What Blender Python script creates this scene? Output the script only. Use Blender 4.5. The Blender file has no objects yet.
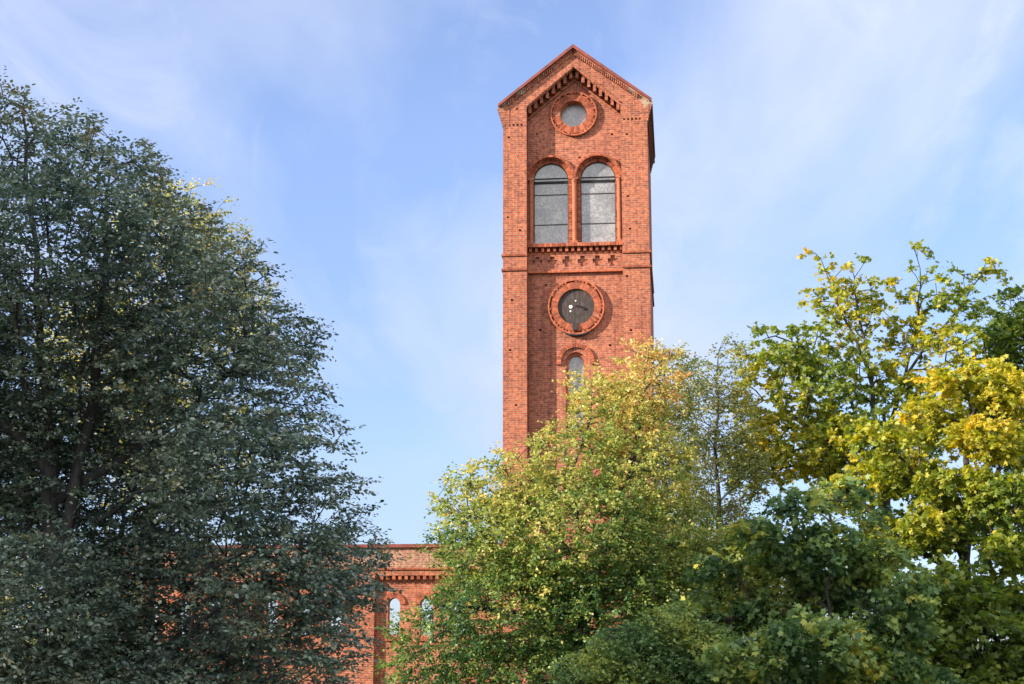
import bpy, bmesh, math, random
import numpy as np
from mathutils import Vector, Matrix

# ------------------------------------------------------------------ camera, sky, sun, exposure
S = bpy.context.scene
COL = S.collection
W, H, F = 1024, 684, 1500.0
PITCH = math.radians(11.24)
CAM = Vector((0, 0, 1.7))
cd = bpy.data.cameras.new('camera')
cam = bpy.data.objects.new('camera', cd)
COL.objects.link(cam)
cd.sensor_width = 36.0
cd.lens = 36.0 * F / W
cd.clip_end = 6000
cam.location = CAM
cam.rotation_euler = (math.pi / 2 + PITCH, 0, 0)
S.camera = cam

SUN_EL = math.radians(21)
SUN_AZ = math.radians(69.5)          # to the left of the line from the scene back to the camera
to_sun = Vector((-math.sin(SUN_AZ) * math.cos(SUN_EL), -math.cos(SUN_AZ) * math.cos(SUN_EL), math.sin(SUN_EL)))
SUN_STRENGTH = 5.0
SKY_STRENGTH = 0.135
EXPOSURE = 1.08

wd = bpy.data.worlds.new('World')
S.world = wd
wd.use_nodes = True
wt = wd.node_tree
wt.nodes.clear()


def N(t, kind, **kw):
    n = t.nodes.new(kind)
    for k, v in kw.items():
        if k.startswith('i_'):
            n.inputs[k[2:].replace('_', ' ')].default_value = v
        else:
            setattr(n, k, v)
    return n


def ramp(t, stops, interp='LINEAR'):
    r = t.nodes.new('ShaderNodeValToRGB')
    r.color_ramp.interpolation = interp
    e = r.color_ramp.elements
    while len(e) < len(stops):
        e.new(0.5)
    for k, (p, c) in enumerate(stops):
        e[k].position = p
        e[k].color = (c, c, c, 1) if not hasattr(c, '__len__') else (*c, 1)
    return r


def mixc(t, blend='MIX', fac=None):
    m = t.nodes.new('ShaderNodeMix')
    m.data_type = 'RGBA'
    m.blend_type = blend
    if fac is not None:
        m.inputs[0].default_value = fac
    return m


def sky():
    t = wt
    L = t.links.new
    out = N(t, 'ShaderNodeOutputWorld')
    bg = N(t, 'ShaderNodeBackground')
    bg.inputs['Strength'].default_value = SKY_STRENGTH
    sk = N(t, 'ShaderNodeTexSky', sky_type='NISHITA')
    sk.sun_disc = False
    sk.sun_elevation = SUN_EL
    sk.sun_rotation = math.atan2(to_sun.x, to_sun.y)
    sk.altitude = 100
    sk.air_density = 1.0
    sk.dust_density = 0.0
    sk.ozone_density = 2.5
    # thin cirrus laid out on a plane high above the ground
    tc = N(t, 'ShaderNodeTexCoord')
    sep = N(t, 'ShaderNodeSeparateXYZ')
    L(tc.outputs['Generated'], sep.inputs[0])
    zz = N(t, 'ShaderNodeMath', operation='ADD'); zz.inputs[1].default_value = 0.12
    L(sep.outputs['Z'], zz.inputs[0])
    zm = N(t, 'ShaderNodeMath', operation='MAXIMUM'); zm.inputs[1].default_value = 0.05
    L(zz.outputs[0], zm.inputs[0])
    dx = N(t, 'ShaderNodeMath', operation='DIVIDE'); L(sep.outputs['X'], dx.inputs[0]); L(zm.outputs[0], dx.inputs[1])
    dy = N(t, 'ShaderNodeMath', operation='DIVIDE'); L(sep.outputs['Y'], dy.inputs[0]); L(zm.outputs[0], dy.inputs[1])
    cb = N(t, 'ShaderNodeCombineXYZ'); L(dx.outputs[0], cb.inputs[0]); L(dy.outputs[0], cb.inputs[1])
    mp = N(t, 'ShaderNodeMapping')
    L(cb.outputs[0], mp.inputs['Vector'])
    mp.inputs['Rotation'].default_value = (0, 0, math.radians(-35))
    mp.inputs['Scale'].default_value = (1.2, 0.35, 1)
    mp.inputs['Location'].default_value = (0.3, 1.6, 0)
    n1 = N(t, 'ShaderNodeTexNoise'); n1.inputs['Scale'].default_value = 1.3; n1.inputs['Detail'].default_value = 7
    n1.inputs['Roughness'].default_value = 0.52; n1.inputs['Distortion'].default_value = 0.45
    L(mp.outputs[0], n1.inputs['Vector'])
    r1 = ramp(t, [(0.42, 0.0), (0.74, 1.0)]); L(n1.outputs['Fac'], r1.inputs[0])
    n2 = N(t, 'ShaderNodeTexNoise'); n2.inputs['Scale'].default_value = 3.3; n2.inputs['Detail'].default_value = 8
    n2.inputs['Roughness'].default_value = 0.6; n2.inputs['Distortion'].default_value = 0.8
    L(mp.outputs[0], n2.inputs['Vector'])
    r2 = ramp(t, [(0.55, 0.0), (0.85, 0.45)]); L(n2.outputs['Fac'], r2.inputs[0])
    ad = N(t, 'ShaderNodeMath', operation='ADD', use_clamp=True); L(r1.outputs[0], ad.inputs[0]); L(r2.outputs[0], ad.inputs[1])
    ml = N(t, 'ShaderNodeMath', operation='MULTIPLY_ADD'); ml.inputs[1].default_value = 0.76; ml.inputs[2].default_value = 0.04; L(ad.outputs[0], ml.inputs[0])
    lo = ramp(t, [(0.0, 0.15), (0.14, 1.0)]); L(sep.outputs['Z'], lo.inputs[0])
    m0 = N(t, 'ShaderNodeMath', operation='MULTIPLY'); L(ml.outputs[0], m0.inputs[0]); L(lo.outputs[0], m0.inputs[1]); ml = m0
    tint = mixc(t, 'MULTIPLY', 1.0)
    L(sk.outputs[0], tint.inputs[6])
    tint.inputs[7].default_value = (1.0, 0.90, 0.99, 1)
    mx = mixc(t)
    L(ml.outputs[0], mx.inputs[0]); L(tint.outputs[2], mx.inputs[6])
    mx.inputs[7].default_value = (3.9, 4.0, 4.35, 1)
    # the air low down is a little dimmer than the clear-sky model has it
    hz = ramp(t, [(0.0, (0.34, 0.46, 0.72)), (0.12, (0.64, 0.68, 0.76)), (0.32, (0.95, 0.95, 0.97)), (0.5, (1.0, 1.0, 1.0))]); L(sep.outputs['Z'], hz.inputs[0])
    hm = mixc(t, 'MULTIPLY', 1.0); L(mx.outputs[2], hm.inputs[6]); L(hz.outputs[0], hm.inputs[7])
    # bright cloud added to the unseen sky behind the camera, as fill light
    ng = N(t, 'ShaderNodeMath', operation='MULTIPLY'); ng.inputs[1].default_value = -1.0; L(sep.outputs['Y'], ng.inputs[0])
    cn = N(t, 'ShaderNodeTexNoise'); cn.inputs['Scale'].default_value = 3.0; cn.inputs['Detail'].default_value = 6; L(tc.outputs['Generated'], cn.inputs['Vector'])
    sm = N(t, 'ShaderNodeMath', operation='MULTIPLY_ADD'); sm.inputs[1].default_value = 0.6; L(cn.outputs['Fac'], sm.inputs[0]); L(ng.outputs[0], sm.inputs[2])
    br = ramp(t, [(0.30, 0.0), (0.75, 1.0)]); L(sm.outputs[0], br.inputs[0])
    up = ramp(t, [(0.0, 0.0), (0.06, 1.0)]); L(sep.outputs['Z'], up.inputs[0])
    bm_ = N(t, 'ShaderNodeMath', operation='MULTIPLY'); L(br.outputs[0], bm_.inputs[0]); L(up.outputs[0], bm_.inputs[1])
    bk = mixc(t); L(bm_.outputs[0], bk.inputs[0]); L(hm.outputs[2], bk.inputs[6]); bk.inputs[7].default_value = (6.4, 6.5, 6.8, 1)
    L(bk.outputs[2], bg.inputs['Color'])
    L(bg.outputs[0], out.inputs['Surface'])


sky()

sl = bpy.data.lights.new('sun', 'SUN')
sl.energy = SUN_STRENGTH
sl.angle = math.radians(0.5)
sl.color = (1.0, 0.86, 0.68)
so = bpy.data.objects.new('sun', sl)
so.rotation_euler = to_sun.to_track_quat('Z', 'Y').to_euler()
COL.objects.link(so)

S.view_settings.view_transform = 'Standard'
S.view_settings.look = 'None'
S.view_settings.gamma = 1
S.view_settings.use_curve_mapping = False
S.view_settings.exposure = EXPOSURE
S.cycles.max_bounces = 7
S.cycles.diffuse_bounces = 4
S.cycles.glossy_bounces = 2
S.cycles.transmission_bounces = 4
S.cycles.transparent_max_bounces = 4
S.cycles.use_denoising = True

# ------------------------------------------------------------------ measuring helpers
_fw = Vector((0, math.cos(PITCH), math.sin(PITCH)))
_up = Vector((0, -math.sin(PITCH), math.cos(PITCH)))


def ray(px, py):
    return _fw + Vector((1, 0, 0)) * ((px - W / 2) / F) + _up * ((H / 2 - py) / F)


def at(px, py, Y):
    d = ray(px, py)
    return CAM + d * (Y / d.y)


# ------------------------------------------------------------------ object helpers
def tag(o, label=None, cat=None, group=None, kind=None):
    if label: o['label'] = label
    if cat: o['category'] = cat
    if group: o['group'] = group
    if kind: o['kind'] = kind
    return o


def empty(name, loc, rz=0.0):
    o = bpy.data.objects.new(name, None)
    o.location = loc
    o.rotation_euler = (0, 0, rz)
    o.empty_display_size = 0.5
    COL.objects.link(o)
    return o


class MB:
    """Collects shapes into one mesh."""
    def __init__(s):
        s.bm = bmesh.new()

    def box(s, x0, x1, y0, y1, z0, z1, rot=None, piv=None):
        vs = [s.bm.verts.new(p) for p in ((x0, y0, z0), (x1, y0, z0), (x1, y1, z0), (x0, y1, z0),
                                          (x0, y0, z1), (x1, y0, z1), (x1, y1, z1), (x0, y1, z1))]
        for f in ((0, 3, 2, 1), (4, 5, 6, 7), (0, 1, 5, 4), (1, 2, 6, 5), (2, 3, 7, 6), (3, 0, 4, 7)):
            s.bm.faces.new([vs[i] for i in f])
        if rot is not None:
            bmesh.ops.rotate(s.bm, verts=vs, cent=piv, matrix=rot)
        return vs

    def prism(s, pts, y0, y1):
        """closed outline (x,z) seen from the front, extruded from y0 to y1"""
        a = [s.bm.verts.new((x, y0, z)) for x, z in pts]
        b = [s.bm.verts.new((x, y1, z)) for x, z in pts]
        n = len(pts)
        fs = [s.bm.faces.new(a), s.bm.faces.new(b[::-1])]
        for i in range(n):
            fs.append(s.bm.faces.new((a[i], b[i], b[(i + 1) % n], a[(i + 1) % n])))
        bmesh.ops.recalc_face_normals(s.bm, faces=fs)

    def prism_x(s, pts, x0, x1):
        a = [s.bm.verts.new((x0, y, z)) for y, z in pts]
        b = [s.bm.verts.new((x1, y, z)) for y, z in pts]
        n = len(pts)
        fs = [s.bm.faces.new(a), s.bm.faces.new(b[::-1])]
        for i in range(n):
            fs.append(s.bm.faces.new((a[i], b[i], b[(i + 1) % n], a[(i + 1) % n])))
        bmesh.ops.recalc_face_normals(s.bm, faces=fs)

    def plate(s, outer, holes, y0, y1):
        """flat outline with holes in the (x,z) plane, thick from y0 to y1"""
        cu = bpy.data.curves.new('plate', 'CURVE')
        cu.dimensions = '2D'
        cu.fill_mode = 'BOTH'
        cu.extrude = (y1 - y0) / 2
        for poly in [outer] + list(holes):
            sp = cu.splines.new('POLY')
            sp.points.add(len(poly) - 1)
            for p, (x, z) in zip(sp.points, poly):
                p.co = (x, z, 0, 1)
            sp.use_cyclic_u = True
        ob = bpy.data.objects.new('plate', cu)
        COL.objects.link(ob)
        dg = bpy.context.evaluated_depsgraph_get()
        me = bpy.data.meshes.new_from_object(ob.evaluated_get(dg))
        n = len(me.vertices)
        co = np.empty(n * 3, np.float32)
        me.vertices.foreach_get('co', co)
        co = co.reshape(-1, 3)
        co = np.stack([co[:, 0], (y0 + y1) / 2 - co[:, 2], co[:, 1]], 1)
        me.vertices.foreach_set('co', co.ravel())
        me.update()
        nf = len(s.bm.faces)
        nv = len(s.bm.verts)
        s.bm.from_mesh(me)
        s.bm.faces.ensure_lookup_table(); s.bm.verts.ensure_lookup_table()
        bmesh.ops.remove_doubles(s.bm, verts=s.bm.verts[nv:], dist=0.0005)
        s.bm.faces.ensure_lookup_table()
        bmesh.ops.recalc_face_normals(s.bm, faces=s.bm.faces[nf:])
        bpy.data.objects.remove(ob)
        bpy.data.curves.remove(cu)
        bpy.data.meshes.remove(me)

    def voussoirs(s, cx, cz, r0, r1, n, a0, a1, y0, y1, gap=0.12, jit=0.0, rng=random):
        """wedge bricks laid round a circle or an arch"""
        da = (a1 - a0) / n
        for i in range(n):
            b0 = a0 + da * (i + gap / 2)
            b1 = a0 + da * (i + 1 - gap / 2)
            j = rng.uniform(-jit, jit)
            pts = []
            for k in range(3):
                b = b0 + (b1 - b0) * k / 2
                pts.append((cx + r1 * math.cos(b), cz + r1 * math.sin(b)))
            for k in range(3):
                b = b1 + (b0 - b1) * k / 2
                pts.append((cx + r0 * math.cos(b), cz + r0 * math.sin(b)))
            s.prism(pts, y0 + j, y1)

    def tube(s, pts, rad, n=8):
        rings = []
        for i, p in enumerate(pts):
            p = Vector(p)
            d = (Vector(pts[min(i + 1, len(pts) - 1)]) - Vector(pts[max(i - 1, 0)])).normalized()
            a = d.orthogonal().normalized()
            b = d.cross(a)
            r = rad[i] if hasattr(rad, '__len__') else rad
            rings.append([s.bm.verts.new(p + (a * math.cos(t) + b * math.sin(t)) * r)
                          for t in [2 * math.pi * k / n for k in range(n)]])
        for A, B in zip(rings, rings[1:]):
            for k in range(n):
                s.bm.faces.new((A[k], A[(k + 1) % n], B[(k + 1) % n], B[k]))
        s.bm.faces.new(rings[0][::-1]); s.bm.faces.new(rings[-1])

    def build(s, name, mat, parent=None, bevel=0.0):
        if bevel:
            bmesh.ops.bevel(s.bm, geom=list(s.bm.edges), offset=bevel, segments=1, affect='EDGES')
        me = bpy.data.meshes.new(name)
        s.bm.to_mesh(me)
        s.bm.free()
        me.materials.append(mat)
        o = bpy.data.objects.new(name, me)
        if parent is not None: o.parent = parent
        COL.objects.link(o)
        return o


def arch(cx, half, z0, zs, n=20):
    """outline of a round-headed opening"""
    pts = [(cx - half, z0), (cx + half, z0)]
    for k in range(n + 1):
        a = math.pi * k / n
        pts.append((cx + half * math.cos(a), zs + half * math.sin(a)))
    return pts


def circle(cx, cz, r, n=40):
    return [(cx + r * math.cos(2 * math.pi * k / n), cz + r * math.sin(2 * math.pi * k / n)) for k in range(n)]


# ------------------------------------------------------------------ materials
def newmat(name):
    m = bpy.data.materials.new(name)
    m.use_nodes = True
    t = m.node_tree
    t.nodes.clear()
    out = N(t, 'ShaderNodeOutputMaterial')
    return m, t, t.links.new, out


def brick(name, c1, c2, mortar, island=False, stain=0.5, worn=None, shift=0.0):
    m, t, L, out = newmat(name)
    bs = N(t, 'ShaderNodeBsdfPrincipled')
    bs.inputs['Roughness'].default_value = 0.88
    bs.inputs['Specular IOR Level'].default_value = 0.25
    L(bs.outputs[0], out.inputs[0])
    tc = N(t, 'ShaderNodeTexCoord')
    sp = N(t, 'ShaderNodeSeparateXYZ'); L(tc.outputs['Object'], sp.inputs[0])
    sn = N(t, 'ShaderNodeSeparateXYZ'); L(tc.outputs['Normal'], sn.inputs[0])
    ax = N(t, 'ShaderNodeMath', operation='ABSOLUTE'); L(sn.outputs['X'], ax.inputs[0])
    gt = N(t, 'ShaderNodeMath', operation='GREATER_THAN'); gt.inputs[1].default_value = 0.7; L(ax.outputs[0], gt.inputs[0])
    mu = N(t, 'ShaderNodeMix'); L(gt.outputs[0], mu.inputs[0]); L(sp.outputs['X'], mu.inputs[2]); L(sp.outputs['Y'], mu.inputs[3])
    cv = N(t, 'ShaderNodeCombineXYZ'); L(mu.outputs[0], cv.inputs[0]); L(sp.outputs['Z'], cv.inputs[1])
    if island:
        ge = N(t, 'ShaderNodeNewGeometry')
        r = ramp(t, [(0.0, c2), (0.45, c1), (0.92, tuple(min(1, x * 1.25) for x in c1)), (1.0, tuple((x + y) / 2 for x, y in zip(c1, mortar)))])
        L(ge.outputs['Random Per Island'], r.inputs[0])
        base = r.outputs[0]
    else:
        bt = N(t, 'ShaderNodeTexBrick')
        bt.offset = 0.5
        L(cv.outputs[0], bt.inputs['Vector'])
        bt.inputs['Color1'].default_value = (*c1, 1)
        bt.inputs['Color2'].default_value = (*c2, 1)
        bt.inputs['Mortar'].default_value = (*mortar, 1)
        bt.inputs['Scale'].default_value = 1.0
        bt.inputs['Mortar Size'].default_value = 0.008
        bt.inputs['Mortar Smooth'].default_value = 0.3
        bt.inputs['Bias'].default_value = -0.15
        bt.inputs['Brick Width'].default_value = 0.27
        bt.inputs['Row Height'].default_value = 0.084
        base = bt.outputs['Color']
        bp = N(t, 'ShaderNodeBump'); bp.inputs['Strength'].default_value = 0.6; bp.inputs['Distance'].default_value = 0.012
        iv = N(t, 'ShaderNodeMath', operation='SUBTRACT'); iv.inputs[0].default_value = 1.0; L(bt.outputs['Fac'], iv.inputs[1])
        L(iv.outputs[0], bp.inputs['Height']); L(bp.outputs[0], bs.inputs['Normal'])
    # weathering: broad soft patches and small blotches
    n1 = N(t, 'ShaderNodeTexNoise'); n1.inputs['Scale'].default_value = 0.55; n1.inputs['Detail'].default_value = 6; n1.inputs['Roughness'].default_value = 0.62
    L(tc.outputs['Object'], n1.inputs['Vector'])
    r1 = ramp(t, [(0.3, (0.62, 0.56, 0.58)), (0.5, (1, 1, 1)), (0.72, (1.12, 1.08, 1.02))]); L(n1.outputs['Fac'], r1.inputs[0])
    m1 = mixc(t, 'MULTIPLY', stain); L(base, m1.inputs[6]); L(r1.outputs[0], m1.inputs[7])
    n2 = N(t, 'ShaderNodeTexNoise'); n2.inputs['Scale'].default_value = 7.5; n2.inputs['Detail'].default_value = 4
    L(tc.outputs['Object'], n2.inputs['Vector'])
    r2 = ramp(t, [(0.3, (0.58, 0.54, 0.55)), (0.5, (1, 1, 1)), (0.72, (1.35, 1.36, 1.36))]); L(n2.outputs['Fac'], r2.inputs[0])
    m2 = mixc(t, 'MULTIPLY', 0.9); L(m1.outputs[2], m2.inputs[6]); L(r2.outputs[0], m2.inputs[7])
    ms = N(t, 'ShaderNodeMapping'); ms.inputs['Scale'].default_value = (2.6, 2.6, 0.16); L(tc.outputs['Object'], ms.inputs[0])
    n4 = N(t, 'ShaderNodeTexNoise'); n4.inputs['Scale'].default_value = 1.6; n4.inputs['Detail'].default_value = 5; n4.inputs['Roughness'].default_value = 0.6
    L(ms.outputs[0], n4.inputs['Vector'])
    r4 = ramp(t, [(0.32, (0.60, 0.58, 0.60)), (0.48, (1, 1, 1)), (0.62, (1, 1, 1)), (0.78, (1.25, 1.3, 1.35))]); L(n4.outputs['Fac'], r4.inputs[0])
    m4 = mixc(t, 'MULTIPLY', 0.7); L(m2.outputs[2], m4.inputs[6]); L(r4.outputs[0], m4.inputs[7])
    res = m4.outputs[2]
    if worn:
        # pale mortar left bare where bricks have fallen: patches near the given points (x, z, radius)
        for (wx, wz, wr) in worn:
            vx = N(t, 'ShaderNodeCombineXYZ'); L(sp.outputs['X'], vx.inputs[0]); L(sp.outputs['Z'], vx.inputs[2])
            dn = N(t, 'ShaderNodeVectorMath', operation='DISTANCE'); L(vx.outputs[0], dn.inputs[0]); dn.inputs[1].default_value = (wx, 0, wz)
            sc = N(t, 'ShaderNodeMath', operation='DIVIDE'); sc.inputs[1].default_value = wr; L(dn.outputs['Value'], sc.inputs[0])
            n3 = N(t, 'ShaderNodeTexNoise'); n3.inputs['Scale'].default_value = 5; n3.inputs['Detail'].default_value = 5
            L(tc.outputs['Object'], n3.inputs['Vector'])
            sm = N(t, 'ShaderNodeMath', operation='MULTIPLY_ADD'); sm.inputs[1].default_value = 1.7; L(n3.outputs['Fac'], sm.inputs[0]); L(sc.outputs[0], sm.inputs[2])
            rr = ramp(t, [(0.0, 1.0), (1.25 / 2, 0.9), (1.5 / 2, 0.0)])
            hf = N(t, 'ShaderNodeMath', operation='MULTIPLY'); hf.inputs[1].default_value = 0.5; L(sm.outputs[0], hf.inputs[0])
            L(hf.outputs[0], rr.inputs[0])
            mw = mixc(t); L(rr.outputs[0], mw.inputs[0]); L(res, mw.inputs[6]); mw.inputs[7].default_value = (0.40, 0.31, 0.24, 1)
            res = mw.outputs[2]
    L(res, bs.inputs['Base Color'])
    return m


def plain(name, c, rough=0.7, var=0.2, scale=4.0, spec=0.3, metal=0.0):
    m, t, L, out = newmat(name)
    bs = N(t, 'ShaderNodeBsdfPrincipled')
    bs.inputs['Roughness'].default_value = rough
    bs.inputs['Specular IOR Level'].default_value = spec
    bs.inputs['Metallic'].default_value = metal
    L(bs.outputs[0], out.inputs[0])
    tc = N(t, 'ShaderNodeTexCoord')
    n = N(t, 'ShaderNodeTexNoise'); n.inputs['Scale'].default_value = scale; n.inputs['Detail'].default_value = 6
    L(tc.outputs['Object'], n.inputs['Vector'])
    r = ramp(t, [(0.3, tuple(x * (1 - var) for x in c)), (0.7, tuple(x * (1 + var) for x in c))])
    L(n.outputs['Fac'], r.inputs[0])
    L(r.outputs[0], bs.inputs['Base Color'])
    return m


def pane_mat():
    """dusty wired glass panels: speckled grey blue"""
    m, t, L, out = newmat('dusty_glass')
    bs = N(t, 'ShaderNodeBsdfPrincipled')
    bs.inputs['Roughness'].default_value = 0.38
    bs.inputs['Specular IOR Level'].default_value = 1.0
    bs.inputs['IOR'].default_value = 1.7
    L(bs.outputs[0], out.inputs[0])
    tc = N(t, 'ShaderNodeTexCoord')
    v = N(t, 'ShaderNodeTexVoronoi'); v.inputs['Scale'].default_value = 17
    L(tc.outputs['Object'], v.inputs['Vector'])
    bw = N(t, 'ShaderNodeRGBToBW'); L(v.outputs['Color'], bw.inputs[0])
    n = N(t, 'ShaderNodeTexNoise'); n.inputs['Scale'].default_value = 1.6; n.inputs['Detail'].default_value = 5
    L(tc.outputs['Object'], n.inputs['Vector'])
    ad = N(t, 'ShaderNodeMath', operation='MULTIPLY_ADD'); ad.inputs[1].default_value = 0.55; L(bw.outputs[0], ad.inputs[0]); L(n.outputs['Fac'], ad.inputs[2])
    r = ramp(t, [(0.45, (0.08, 0.082, 0.095)), (0.75, (0.15, 0.15, 0.165)), (1.0, (0.27, 0.265, 0.27))])
    L(ad.outputs[0], r.inputs[0]); L(r.outputs[0], bs.inputs['Base Color'])
    return m


BR1, BR2, MOR = (0.385, 0.118, 0.063), (0.215, 0.061, 0.041), (0.37, 0.23, 0.17)
M = {}
M['panel_brick'] = brick('panel_brick', (0.385, 0.122, 0.072), (0.23, 0.067, 0.048), MOR)
M['trim_brick'] = brick('trim_brick', (0.33, 0.098, 0.052), (0.23, 0.065, 0.040), (0.34, 0.21, 0.15), island=True)
M['shaft_brick'] = plain('shaft_brick', (0.36, 0.125, 0.068), 0.8, 0.2, 6)
M['pane'] = pane_mat()
M['dark_wood'] = plain('dark_wood', (0.05, 0.038, 0.035), 0.7, 0.3, 8)
M['roof_metal'] = plain('roof_metal', (0.20, 0.055, 0.045), 0.5, 0.3, 3)
M['eave_dark'] = plain('eave_dark', (0.03, 0.03, 0.035), 0.8, 0.3, 5)
M['stone'] = plain('stone', (0.40, 0.33, 0.25), 0.9, 0.3, 6)
M['grey_metal'] = plain('grey_metal', (0.18, 0.19, 0.22), 0.5, 0.2, 8, metal=0.3)
M['bracket_metal'] = plain('bracket_metal', (0.035, 0.034, 0.04), 0.8, 0.4, 8)
M['white'] = plain('white', (0.75, 0.75, 0.72), 0.6, 0.1, 8)
M['black'] = plain('black', (0.012, 0.012, 0.014), 0.7, 0.2, 8)


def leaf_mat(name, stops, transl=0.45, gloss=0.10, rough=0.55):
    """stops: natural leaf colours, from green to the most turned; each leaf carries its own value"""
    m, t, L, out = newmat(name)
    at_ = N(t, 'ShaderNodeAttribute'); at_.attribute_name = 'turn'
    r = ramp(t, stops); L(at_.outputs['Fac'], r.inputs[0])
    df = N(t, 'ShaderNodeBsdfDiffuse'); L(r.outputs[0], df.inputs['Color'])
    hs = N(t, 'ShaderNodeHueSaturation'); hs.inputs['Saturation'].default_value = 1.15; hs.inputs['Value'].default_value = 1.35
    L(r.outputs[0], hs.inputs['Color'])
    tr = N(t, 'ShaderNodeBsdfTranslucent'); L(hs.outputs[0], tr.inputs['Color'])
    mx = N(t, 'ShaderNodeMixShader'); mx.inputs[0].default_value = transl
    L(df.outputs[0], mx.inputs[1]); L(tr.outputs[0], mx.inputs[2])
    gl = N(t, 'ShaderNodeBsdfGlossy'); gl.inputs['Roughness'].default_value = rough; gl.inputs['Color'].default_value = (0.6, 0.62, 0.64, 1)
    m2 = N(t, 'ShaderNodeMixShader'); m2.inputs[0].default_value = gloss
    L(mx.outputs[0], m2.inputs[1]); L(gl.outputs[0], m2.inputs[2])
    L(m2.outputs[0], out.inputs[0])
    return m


def bark_mat(name, c):
    m, t, L, out = newmat(name)
    bs = N(t, 'ShaderNodeBsdfPrincipled'); bs.inputs['Roughness'].default_value = 0.9
    tc = N(t, 'ShaderNodeTexCoord')
    mp = N(t, 'ShaderNodeMapping'); mp.inputs['Scale'].default_value = (9, 9, 2); L(tc.outputs['Object'], mp.inputs[0])
    n = N(t, 'ShaderNodeTexNoise'); n.inputs['Scale'].default_value = 2; n.inputs['Detail'].default_value = 6; L(mp.outputs[0], n.inputs['Vector'])
    r = ramp(t, [(0.3, tuple(x * 0.5 for x in c)), (0.7, tuple(x * 1.4 for x in c))]); L(n.outputs['Fac'], r.inputs[0])
    L(r.outputs[0], bs.inputs['Base Color'])
    bp = N(t, 'ShaderNodeBump'); bp.inputs['Strength'].default_value = 0.7; bp.inputs['Distance'].default_value = 0.03
    L(n.outputs['Fac'], bp.inputs['Height']); L(bp.outputs[0], bs.inputs['Normal'])
    L(bs.outputs[0], out.inputs[0])
    return m


# ------------------------------------------------------------------ ground
GZ = -3.2


def gz(x, y):
    """the photographer stands on a low bank; the ground falls gently to the trees"""
    k = min(1.0, max(0.0, (y - 3) / 14.0))
    k = k * k * (3 - 2 * k)
    return GZ * k + 0.25 * math.sin(x * 0.11 + 1) * k * math.cos(y * 0.07)


def build_ground():
    bm = bmesh.new()
    xs = sorted(set([-3000, -1200, -500, -250, -140] + list(range(-90, 95, 5)) + [140, 250, 500, 1200, 3000]))
    ys = sorted(set([-600, -200, -60] + list(range(-30, 120, 5)) + [150, 220, 400, 900, 2000, 4000]))
    g = [[bm.verts.new((x, y, gz(x, y))) for x in xs] for y in ys]
    for j in range(len(ys) - 1):
        for i in range(len(xs) - 1):
            f = bm.faces.new((g[j][i], g[j][i + 1], g[j + 1][i + 1], g[j + 1][i]))
            f.smooth = True
    me = bpy.data.meshes.new('ground'); bm.to_mesh(me); bm.free()
    m, t, L, out = newmat('meadow_ground')
    bs = N(t, 'ShaderNodeBsdfPrincipled'); bs.inputs['Roughness'].default_value = 0.95
    tc = N(t, 'ShaderNodeTexCoord')
    n = N(t, 'ShaderNodeTexNoise'); n.inputs['Scale'].default_value = 0.6; n.inputs['Detail'].default_value = 10; n.inputs['Roughness'].default_value = 0.7
    L(tc.outputs['Object'], n.inputs['Vector'])
    r = ramp(t, [(0.3, (0.03, 0.045, 0.016)), (0.55, (0.06, 0.085, 0.026)), (0.75, (0.12, 0.10, 0.045))]); L(n.outputs['Fac'], r.inputs[0])
    L(r.outputs[0], bs.inputs['Base Color'])
    bp = N(t, 'ShaderNodeBump'); bp.inputs['Distance'].default_value = 0.1; L(n.outputs['Fac'], bp.inputs['Height']); L(bp.outputs[0], bs.inputs['Normal'])
    L(bs.outputs[0], out.inputs[0])
    me.materials.append(m)
    o = bpy.data.objects.new('ground', me); COL.objects.link(o)
    tag(o, kind='structure')


build_ground()

# ------------------------------------------------------------------ church tower
PSI = math.radians(6.3)
_t0 = at(575.5, 640, 56.0)
T = Vector((_t0.x, _t0.y, gz(_t0.x, _t0.y)))
EX = Vector((math.cos(PSI), -math.sin(PSI), 0))
EY = Vector((math.sin(PSI), math.cos(PSI), 0))


def tl(px, py, yl=0.0):
    """photo pixel -> (x, z) on the tower's own plane lying yl behind its front"""
    d = ray(px, py)
    o = T + EY * yl
    k = (o - CAM).dot(EY) / d.dot(EY)
    p = CAM + d * k - T
    return p.dot(EX), p.z


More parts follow.
